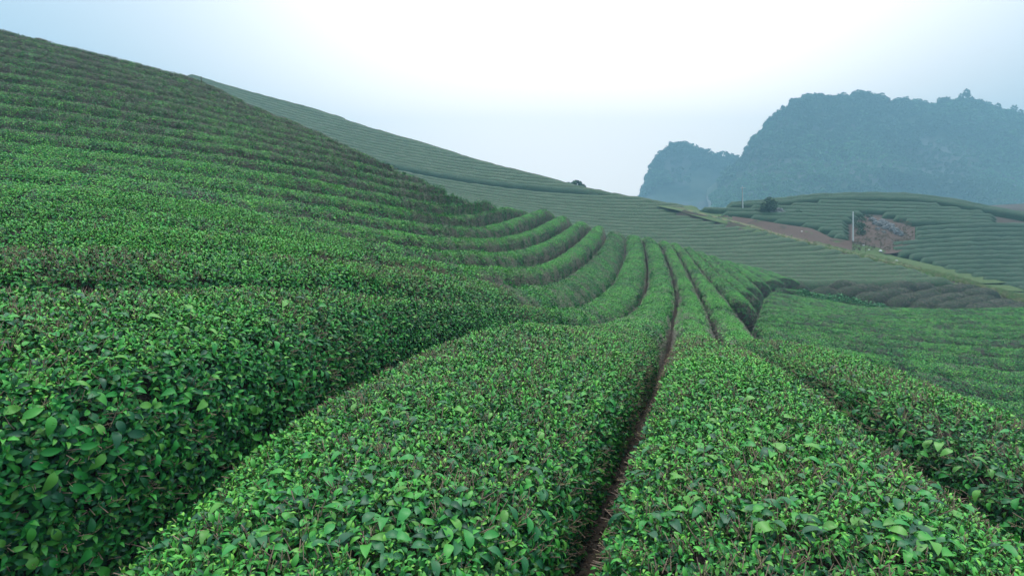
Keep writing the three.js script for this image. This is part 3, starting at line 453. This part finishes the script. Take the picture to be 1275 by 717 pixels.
{
  const c = spline(Array.from({ length: 40 }, (_, i) => { const x = 838 + i * 12.8; return at(x, yRoad(x), zRoad(x)); }), 1.0);
  const band = (f0, f1, n, i0 = 0, i1 = 1) => c.map((p, i) => { const q = c[Math.min(i + 1, c.length - 1)], o = c[Math.max(i - 1, 0)], d = q.clone().sub(o); d.y = 0; d.normalize(); const w = V(d.z, 0, -d.x); if (w.z > 0) w.negate(); const j = 0.35 * noise(i * 0.35, 1.7), row = []; for (let k = 0; k <= n; k++) row.push(p.clone().addScaledVector(w, lerp(f0, f1, k / n) + j)); return row; }).filter((_, i) => i >= i0 * c.length && i <= i1 * c.length);
  drape('grass_verge', band(-3.4, 4.2, 10), M.grass, 0.05);
  drape('grassy_track', band(-0.75, 0.45, 4), M.track, 0.09);
  // bare soil between the track and the first hedges of the low hill, and the bare patch round the rocks
  const strip = []; for (let x = 912; x <= 1066; x += 5) { const y0 = yRoad(x) - 1.8, y1 = tab(LOWL, x) - 0.5, row = []; for (let k = 0; k <= 5; k++) { const y = lerp(y0, y1, k / 5); row.push(at(x, y, zHill(x, y))); } strip.push(row); }
  drape('bare_earth', strip, M.earth, 0.07, 0.35);
  const patch = []; for (let x = 1060; x <= 1140; x += 4) { const y1 = x < 1082 ? lerp(277, 265, (x - 1060) / 22) : 265 + (x - 1082) * 0.28, y0 = tab([[1060, 300], [1075, 303], [1090, 309], [1105, 314], [1120, 312], [1140, 300]], x), row = []; for (let k = 0; k <= 8; k++) { const y = lerp(y0, y1, k / 8); row.push(at(x, y, zHill(x, y))); } patch.push(row); }
  drape('bare_earth_patch', patch, M.earth, 0.075, 0.3);
}
// ---------------------------------------------------------------- rocks
function rockGeo(seed, rx, ry, rz) {
  const g = plain(new THREE.IcosahedronGeometry(1, 3)), p = g.attributes.position, c = []; const r = rng(seed), t = 0.75 + 0.5 * r();
  for (let i = 0; i < p.count; i++) { const x = p.getX(i), y = p.getY(i), z = p.getZ(i), k = 1 + 0.38 * fbm(x * 1.1 + seed, y * 1.1, z * 1.1, 3) + 0.1 * Math.round(2 * noise(x * 2 + seed, y * 2, z * 2)); p.setXYZ(i, x * k * rx, Math.max(-0.3, y * k) * ry, z * k * rz); const q = t * (0.15 + 0.10 * fbm(x * 3 + seed, y * 3, z * 3, 2)); c.push(q, q, q * 0.98); }
  g.setAttribute('color', new THREE.Float32BufferAttribute(c, 3)); g.computeVertexNormals(); return g;
}
function rock(px, py, w, h, label, group, i) { const q = at(px, py, zHill(px, py)), y = groundAt(q.x, q.z), m = mesh(numbered('rock'), rockGeo(50 + i, w / 2, h * 0.75, w * 0.4), M.rock, scene); m.position.set(q.x, y + h * 0.15, q.z); m.rotation.y = i * 1.3; m.userData = { label, category: 'rock', group }; }
[[1092, 279, 1.1, 0.7], [1099, 282, 1.3, 0.9], [1106, 285, 1.5, 0.9], [1112, 288, 1.2, 0.8], [1104, 278, 1.0, 0.6], [1117, 291, 1.1, 0.9], [1087, 274, 1.2, 0.7], [1098, 275, 0.9, 0.6], [1110, 281, 1.0, 0.7], [1093, 286, 0.7, 0.4], [1122, 292, 0.8, 0.6], [1101, 290, 0.6, 0.3]].forEach(([x, y, w, h], i) => rock(x, y, w, h, 'grey rough boulder in the pile on the bare earth patch', 'boulders on the bare patch', i));
[[963, 261, 1.3, 1.0], [970, 260.5, 1.5, 1.1], [977, 262, 1.3, 0.8], [982, 264, 1.0, 0.6], [967, 263, 0.8, 0.5], [974, 264, 0.9, 0.5]].forEach(([x, y, w, h], i) => rock(x, y, w, h, 'pale grey boulder among the hedges beside the round tree', 'boulders beside the round tree', 20 + i));
[[1097, 311.5, 0.35], [1117, 322, 0.4], [1076, 305, 0.25], [1083, 309, 0.2], [999, 287, 0.22]].forEach(([x, y, w], i) => { const q = at(x, y, zHill(x, y)), m = mesh(numbered('white_stone'), rockGeo(80 + i, w / 2, w * 0.4, w * 0.45), M.stone, scene); m.position.set(q.x, groundAt(q.x, q.z) + 0.12, q.z); m.userData = { label: 'small white stone lying by the grassy track', category: 'stone', group: 'white stones by the track' }; });
// ---------------------------------------------------------------- poles
function pole(px, pyBase, pyTop, rad, label, arm) {
  const b = at(px, pyBase, zHill(px, pyBase)); b.y = groundAt(b.x, b.z) - 0.1; const H = at(px, pyTop, -b.z).y - b.y, t = thing('utility_pole', label, 'pole', b);
  const g = new THREE.CylinderGeometry(rad * 0.75, rad, H, 10); g.translate(0, H / 2, 0); mesh('shaft', g, M.pole, t); t.rotation.z = 0.09;
  const c = new THREE.CylinderGeometry(rad * 0.5, rad * 0.8, 0.08, 10); c.translate(0, H + 0.03, 0); mesh('cap', c, M.pole, t);
  if (arm) { const a = new THREE.BoxGeometry(0.9, 0.07, 0.07); a.translate(0, H - 0.25, 0.1); mesh('crossarm', a, M.pole, t); const s = new THREE.CylinderGeometry(0.03, 0.03, H * 0.98, 6); s.translate(0, H * 0.49, 0); s.rotateZ(-0.07); s.translate(-0.3, 0, 0.1); mesh('brace', s, M.bark, t); }
}
pole(1063, 299, 264, 0.1, 'white concrete pole standing at the edge of the bare earth patch');
pole(926, 257.5, 232, 0.09, 'thin pale pole with a leaning brace near the round tree', true);
{ const p = at(250, 99, 34.4), t = thing('marker_post', 'small dark post on the skyline of the tall hillside', 'post', V(p.x, p.y - 0.7, p.z)); const g = new THREE.CylinderGeometry(0.02, 0.03, 0.85, 8); g.translate(0, 0.42, 0); mesh('shaft', g, M.bark, t); const c = new THREE.ConeGeometry(0.032, 0.06, 8); c.translate(0, 0.88, 0); mesh('tip', c, M.bark, t); }
// ---------------------------------------------------------------- trees and bushes
function leafCloud(seed, n, size, lobes, pal) { // leaf-sized faces through the volume of several uneven lobes
  const r = rng(seed), pos = [], nor = [], colr = [], v = V(), a = V(), b = V();
  for (let i = 0; i < n; i++) {
    const L = pick(r, lobes); v.set(r() - 0.5, r() - 0.5, r() - 0.5).normalize(); const rad = 0.55 + 0.45 * Math.cbrt(r()), wob = 1 + 0.25 * noise(v.x * 2 + seed, v.y * 2, v.z * 2);
    const c = V(L[0] + v.x * L[3] * rad * wob, L[1] + v.y * L[4] * rad * wob, L[2] + v.z * L[3] * rad * wob);
    a.set(r() - 0.5, (r() - 0.5) * 0.6, r() - 0.5).normalize(); b.set(r() - 0.5, r() - 0.5, r() - 0.5).cross(a).normalize(); const s = size * (0.6 + 0.8 * r()), nn = a.clone().cross(b).lerp(v, 0.5).normalize();
    const P = [c.clone().addScaledVector(a, s), c.clone().addScaledVector(b, s * 0.5), c.clone().addScaledVector(a, -s), c.clone().addScaledVector(b, -s * 0.5)], k = pick(r, pal), t = 0.75 + 0.5 * r();
    for (const q of [0, 1, 2, 0, 2, 3]) { pos.push(P[q].x, P[q].y, P[q].z); nor.push(nn.x, nn.y, nn.z); colr.push(k[0] * t, k[1] * t, k[2] * t); }
  }
  const g = new THREE.BufferGeometry(); g.setAttribute('position', new THREE.Float32BufferAttribute(pos, 3)); g.setAttribute('normal', new THREE.Float32BufferAttribute(nor, 3)); g.setAttribute('color', new THREE.Float32BufferAttribute(colr, 3)); return g;
}
M.tree = new THREE.MeshStandardMaterial({ vertexColors: true, roughness: 0.7, side: THREE.DoubleSide });
const TREEC = [[0.030, 0.085, 0.030], [0.040, 0.110, 0.035], [0.022, 0.065, 0.028], [0.055, 0.120, 0.040]];
function limb(p, q, r0, r1) { const d = q.clone().sub(p), g = new THREE.CylinderGeometry(r1, r0, d.length(), 7); g.translate(0, d.length() / 2, 0); g.applyQuaternion(new THREE.Quaternion().setFromUnitVectors(Y, d.clone().normalize())); g.translate(p.x, p.y, p.z); return g; }
function trunkGeo(H, r0, seed) { const r = rng(seed), parts = [limb(V(0, 0, 0), V(0.05 * H * (r() - 0.5), H, 0), r0, r0 * 0.5)]; for (let i = 0; i < 5; i++) { const y = H * (0.45 + 0.5 * r()), a = r() * 6.28; parts.push(limb(V(0, y, 0), V(Math.cos(a) * H * 0.5, y + H * 0.4, Math.sin(a) * H * 0.5), r0 * 0.4, r0 * 0.12)); } return mergeGeometries(parts); }
{ // the round tree by the boulders
  const b = at(957, 262.5, zHill(957, 262.5)); b.y = groundAt(b.x, b.z); const S = -b.z / 700, t = thing('round_tree', 'small round crowned tree standing among hedges beside pale boulders', 'tree', b);
  mesh('trunk', trunkGeo(9 * S, 0.09, 3), M.bark, t);
  mesh('crown', leafCloud(21, 1500, 0.16, [[0, 14 * S, 0, 8.5 * S, 8 * S], [-4 * S, 12 * S, 0, 6 * S, 5.5 * S], [4 * S, 13 * S, 1 * S, 6.5 * S, 7 * S], [1 * S, 18 * S, 0, 5.5 * S, 5 * S], [-1.5 * S, 8 * S, 0, 4 * S, 3.5 * S]], TREEC), M.tree, t);
}
{ // bush tops showing over the far ridge
  const b = at(715, 236, 122); b.y -= 2.5; const S = 122 / 700, t = thing('ridge_tree', 'leafy tree top showing over the ridge of the far slope', 'tree', b);
  mesh('trunk', trunkGeo(10 * S, 0.12, 4), M.bark, t);
  mesh('crown', leafCloud(22, 2200, 0.3, [[-5 * S, 17 * S, 0, 7 * S, 6 * S], [3 * S, 19 * S, 0, 7 * S, 6.5 * S], [9 * S, 16 * S, 0, 5.5 * S, 5 * S], [-11 * S, 14.5 * S, 0, 4 * S, 3.5 * S], [0, 11 * S, 0, 11 * S, 5 * S]], TREEC), M.tree, t);
}
[[1045, 367, 1.1], [1058, 370, 1.2], [1070, 375, 1.3], [1086, 377, 1.6], [1096, 380, 1.2], [1103, 383, 0.9], [1078, 381, 1.0], [1012, 366, 0.9], [1022, 368, 1.1], [1034, 368, 1.2], [1000, 361, 0.8]].forEach(([x, y, w], i) => { const p = at(x, y, 40.5 - i * 0.1), t = thing('weed_clump', 'bright leafy weed clump in front of the thick brownish hedges', 'weed', V(p.x, p.y - 0.5, p.z), 'weeds before the thick hedges'); mesh('leaves', leafCloud(60 + i, 260, 0.07, [[0, 0.3, 0, w * 0.5, 0.32], [w * 0.3, 0.22, 0.1, w * 0.35, 0.25]], [[0.05, 0.22, 0.07], [0.035, 0.16, 0.06], [0.08, 0.25, 0.08]]), M.tree, t); mesh('stem', limb(V(0, -0.2, 0), V(0.03, 0.3, 0), 0.02, 0.01), M.bark, t); });
[[945, 261, 0.9], [950, 263.5, 0.8], [994, 263, 1.2], [1070, 284, 1.0], [1068, 279, 1.1], [1071, 272, 1.2], [1078, 268, 1.4], [1072, 290, 0.8]].forEach(([x, y, w], i) => { const p = at(x, y, zHill(x, y)); p.y = groundAt(p.x, p.z); const t = thing('dark_bush', i < 3 ? 'low dark bush beside the pale boulders by the round tree' : 'dark bush at the edge of the bare earth patch by the white pole', 'bush', p, i < 3 ? 'bushes by the pale boulders' : 'bushes by the white pole'); mesh('leaves', leafCloud(90 + i, 420, 0.1, [[0, 0.5, 0, w * 0.6, 0.5], [w * 0.4, 0.4, 0.1, w * 0.45, 0.4]], TREEC), M.tree, t); mesh('stem', limb(V(0, -0.1, 0), V(0.03, 0.5, 0), 0.03, 0.02), M.bark, t); });

// ---------------------------------------------------------------- limestone mountains in the haze
const RIDGE1 = [[880, 236], [905, 215], [925, 200], [932, 186], [938, 175], [950, 163], [958, 153], [970, 141], [985, 129], [1000, 123], [1015, 121], [1040, 124], [1060, 121], [1080, 120], [1100, 123], [1110, 128], [1130, 127], [1150, 131], [1163, 133], [1175, 127], [1190, 128], [1204, 122], [1212, 126], [1228, 133], [1240, 138], [1262, 142], [1275, 147], [1330, 158], [1400, 170], [1480, 200], [1560, 245]];
const RIDGE2 = [[792, 254], [797, 250], [800, 240], [806, 223], [812, 207], [822, 192], [835, 183], [850, 180], [862, 184], [880, 191], [900, 196], [925, 198], [950, 200], [980, 215], [1010, 240]];
M.hill = new THREE.MeshStandardMaterial({ vertexColors: true, roughness: 0.95 });
function mountain(name, ridge, zb, zc, seed, foot) {
  const x0 = ridge[0][0], x1 = ridge[ridge.length - 1][0], nx = Math.round((x1 - x0) / 3), ns = 56, rows = [];
  const surf = (px, s) => { // s: 0 foot, 0.72 crest, 1 behind
    const c = at(px, tab(ridge, px), zc), foot0 = at(px, foot, zb).y, u = (px - CX) / FOCAL / CP;
    const f = s / 0.72, z = s <= 0.72 ? lerp(zb, zc, f) : lerp(zc, zc + 55, (s - 0.72) / 0.28);
    const k = s <= 0.72 ? tab([[0, 0], [0.3, 0.13], [0.55, 0.33], [0.7, 0.5], [0.8, 0.68], [0.88, 0.86], [0.95, 0.965], [1, 1]], f) : 1 - ((s - 0.72) / 0.28) ** 1.3;
    let y = lerp(foot0, c.y, k); const x = c.x / zc * z;
    const amp = Math.sin(Math.PI * Math.min(1, f)) * (c.y - foot0) * 0.10;
    y += amp * fbm(x * 0.018 + seed, z * 0.018, 1.3, 4);
    const zz = z + (s < 0.72 ? 1 : 0) * Math.min(1, f * 2) * 9 * fbm(x * 0.03 + seed, y * 0.05, 2.2, 3) * Math.sin(Math.PI * Math.min(1, f));
    return V(x, y, -zz);
  };
  const pos = [], ix = [], cl = [], trees = [], r = rng(seed);
  for (let i = 0; i <= nx; i++) for (let j = 0; j <= ns; j++) {
    const p = surf(x0 + (x1 - x0) * i / nx, j / ns); pos.push(p.x, p.y, p.z);
    const n = fbm(p.x * 0.03, p.y * 0.05, p.z * 0.03 + seed, 3), m = fbm(p.x * 0.008, p.y * 0.02, seed * 3, 2);
    const rockK = Math.max(0, Math.min(1, (n - 0.12) * 4)), soil = Math.max(0, Math.min(1, (m - 0.1) * 3));
    cl.push(lerp(lerp(0.028, 0.045, soil), 0.075, rockK), lerp(lerp(0.045, 0.045, soil), 0.07, rockK), lerp(lerp(0.02, 0.03, soil), 0.065, rockK));
  }
  for (let i = 0; i < nx; i++) for (let j = 0; j < ns; j++) { const a = i * (ns + 1) + j, b = a + ns + 1; ix.push(a, b, b + 1, a, b + 1, a + 1); }
  const g = new THREE.BufferGeometry(); g.setAttribute('position', new THREE.Float32BufferAttribute(pos, 3)); g.setAttribute('color', new THREE.Float32BufferAttribute(cl, 3)); g.setIndex(ix); g.computeVertexNormals();
  structure(name, g, M.hill); return surf;
}
const surf1 = mountain('mountain', RIDGE1, 330, 470, 5, 268), surf2 = mountain('mountain_spur', RIDGE2, 480, 545, 9, 262);
const CLUMP = [0, 1, 2].map((i) => leafCloud(300 + i, 110, 0.75, [[0, 2.2, 0, 2.0, 1.8], [1.2, 1.6, 0.4, 1.4, 1.3], [-1.1, 1.7, -0.3, 1.5, 1.3]], TREEC));
{
  const r = rng(77), lists = [[], [], []];
  for (const [surf, x0, x1, n, k] of [[surf1, 895, 1400, 10000, 1], [surf1, 885, 1400, 11000, 0.55], [surf2, 797, 1000, 3000, 1.15]]) for (let i = 0; i < n; i++) {
    const px = lerp(x0, x1, r()), s = 0.72 * (1.03 - Math.pow(r(), 1.15)), p = surf(px, s), wood = fbm(p.x * 0.012, p.y * 0.03, 4.4, 3) + (s > 0.58 ? 0.6 : s > 0.45 ? 0.15 : -0.15);
    if (k > 0.6 && wood < r() * 0.5 - 0.1) continue; if (k < 0.6 && s > 0.56) continue; lists[i % 3].push([p, (0.4 + 1.0 * r() ** 1.6) * k, ((k < 0.6 ? 1.5 : 0.8) + 0.6 * r()) * (1 + 1.1 * fbm(p.x * 0.011, p.y * 0.025, 6.1, 2)), r() * 6.28]);
  }
  const mt = new THREE.Matrix4(), forest = new THREE.Group(); forest.name = 'forest'; forest.userData = { kind: 'stuff', label: 'hazy woodland covering the steep limestone mountains', category: 'forest' }; scene.add(forest);
  lists.forEach((l, k) => { const im = shade(new THREE.InstancedMesh(CLUMP[k], M.tree, l.length)); im.name = 'tree_canopy'; im.userData.kind = 'stuff'; l.forEach(([p, s, c, a], i) => { mt.compose(V(p.x, p.y - 0.8 * s, p.z), q1.setFromAxisAngle(Y, a), V(s, s * (0.85 + 0.3 * ((i * 7) % 10) / 10), s)); im.setMatrixAt(i, mt); im.setColorAt(i, tmpC.setRGB(c, c, c)); }); forest.add(im); });
}
// trees that stand out on the skyline
{
  const protos = [0, 1, 2].map((i) => [trunkGeo(3.4, 0.16, 40 + i), leafCloud(330 + i, 240, 0.62, i === 0 ? [[0, 4.4, 0, 1.9, 1.6], [1.3, 3.4, 0, 1.4, 1.1], [-1.4, 3.6, 0.3, 1.3, 1.0]] : i === 1 ? [[0.3, 5.0, 0, 1.5, 1.9], [-0.8, 3.4, 0, 1.3, 1.2]] : [[0, 4.2, 0, 2.6, 0.9], [1.6, 3.6, 0, 1.4, 0.8], [-1.8, 3.7, 0.2, 1.3, 0.7]], TREEC)]);
  const S1 = [[958, 0.7], [975, 0.7], [990, 0.8], [1005, 0.8], [1024, 0.7], [1042, 0.9], [1050, 1.0], [1068, 1.35, 2], [1080, 1.1], [1098, 1.0], [1118, 1.05, 2], [1128, 1.0, 0], [1152, 0.9], [1170, 0.9], [1178, 1.1], [1197, 1.0, 1], [1204, 1.2, 1], [1219, 1.0], [1231, 1.0], [1243, 1.1], [1254, 0.8], [1262, 1.2, 1], [1271, 1.0], [940, 0.7], [947, 0.6]];
  const S2 = [[822, 0.8], [835, 0.9], [844, 1.0], [852, 0.9], [868, 0.8], [881, 1.2, 2], [901, 1.5, 2], [912, 0.8], [918, 0.9]];
  for (const [list, surf, lab, grp] of [[S1, surf1, 'hazy tree standing up on the crest of the tall mountain', 'trees on the mountain crest'], [S2, surf2, 'hazy tree on the crest of the lower limestone crag', 'trees on the crag']]) list.forEach(([px, s, k], i) => { const p = surf(px, 0.71), t = thing('skyline_tree', lab, 'tree', V(p.x, p.y - 1.6 * s, p.z), grp), pr = protos[k ?? i % 3]; mesh('trunk', pr[0], M.bark, t); mesh('crown', pr[1], M.tree, t); t.scale.setScalar(s * 1.15); t.rotation.y = i * 2.1; });
}
{ // rough grass along the track and round the bare soil
  const r = rng(55), n = 2600, geo = mergeGeometries([0, 1, 2, 3, 4, 5, 6, 7, 8].map((i) => { const g = new THREE.ConeGeometry(0.02, 0.28 + 0.12 * (i % 3), 3); g.translate(0, 0.14, 0); g.rotateX(0.5 * Math.sin(i * 2.1)); g.rotateZ(0.5 * Math.cos(i * 1.7)); g.translate(0.09 * Math.cos(i * 2.4), 0, 0.09 * Math.sin(i * 2.4)); return g; }));
  const im = shade(new THREE.InstancedMesh(geo, new THREE.MeshStandardMaterial({ roughness: 0.9 }), n)), mt = new THREE.Matrix4();
  for (let i = 0; i < n; i++) { const px = 860 + 440 * Math.sqrt(r()), k = r(); let p; if (k < 0.75) { p = at(px, yRoad(px), zRoad(px)); const o = (r() < 0.45 ? -1 : 1) * (0.8 + 2.6 * r()); p.x += o * 0.5; p.z -= o; p.y -= 0.1; } else { const x = 1062 + 76 * r(), y = 272 + 38 * r(); p = at(x, y, zHill(x, y)); p.y -= 0.3; } p.y = Math.max(groundAt(p.x, p.z), p.y) + 0.05; const s = 0.45 + 0.7 * r(); mt.compose(p, q1.setFromAxisAngle(Y, r() * 6.28), V(s, s * (0.5 + 0.7 * r()), s)); im.setMatrixAt(i, mt); const c = r(); im.setColorAt(i, k >= 0.75 ? tmpC.setRGB(0.13, 0.11, 0.06) : c < 0.6 ? tmpC.setRGB(0.12 + 0.06 * r(), 0.22 + 0.06 * r(), 0.06) : tmpC.setRGB(0.28, 0.26, 0.13)); }
  im.name = 'grass_tufts'; im.userData = { kind: 'stuff', label: 'rough grass tufts along the track and round the bare soil', category: 'grass' }; scene.add(im);
}
// ---------------------------------------------------------------- dead leaves in the furrow
{
  const r = rng(31), line = spline(LINE[0], 0.1).filter((p) => -p.z > 0.8 && -p.z < 9), n = 2400, im = shade(new THREE.InstancedMesh(leafGeo(0.06, 0.026, 0.2, 0.25, 3), new THREE.MeshStandardMaterial({ roughness: 0.85, side: THREE.DoubleSide }), n)), mt = new THREE.Matrix4();
  for (let i = 0; i < n; i++) { const p = pick(r, line), x = p.x + (r() - 0.5) * 0.9, z = p.z + (r() - 0.5) * 0.3, y = groundAt(x, z) + 0.01 + 0.02 * r(); q1.setFromEuler(new THREE.Euler((r() - 0.5) * 0.8, r() * 6.28, (r() - 0.5) * 0.8)); mt.compose(V(x, y, z), q1, V(1, 1, 1)); im.setMatrixAt(i, mt); const k = r(); im.setColorAt(i, k < 0.5 ? tmpC.setRGB(0.06, 0.042, 0.028) : k < 0.8 ? tmpC.setRGB(0.04, 0.03, 0.02) : tmpC.setRGB(0.045, 0.055, 0.025)); }
  im.name = 'leaf_litter'; im.userData = { kind: 'stuff', label: 'dead brown tea leaves on the soil of the deep furrow', category: 'leaf litter' }; scene.add(im);
}
console.log('instances', total);
renderer.render(scene, camera);
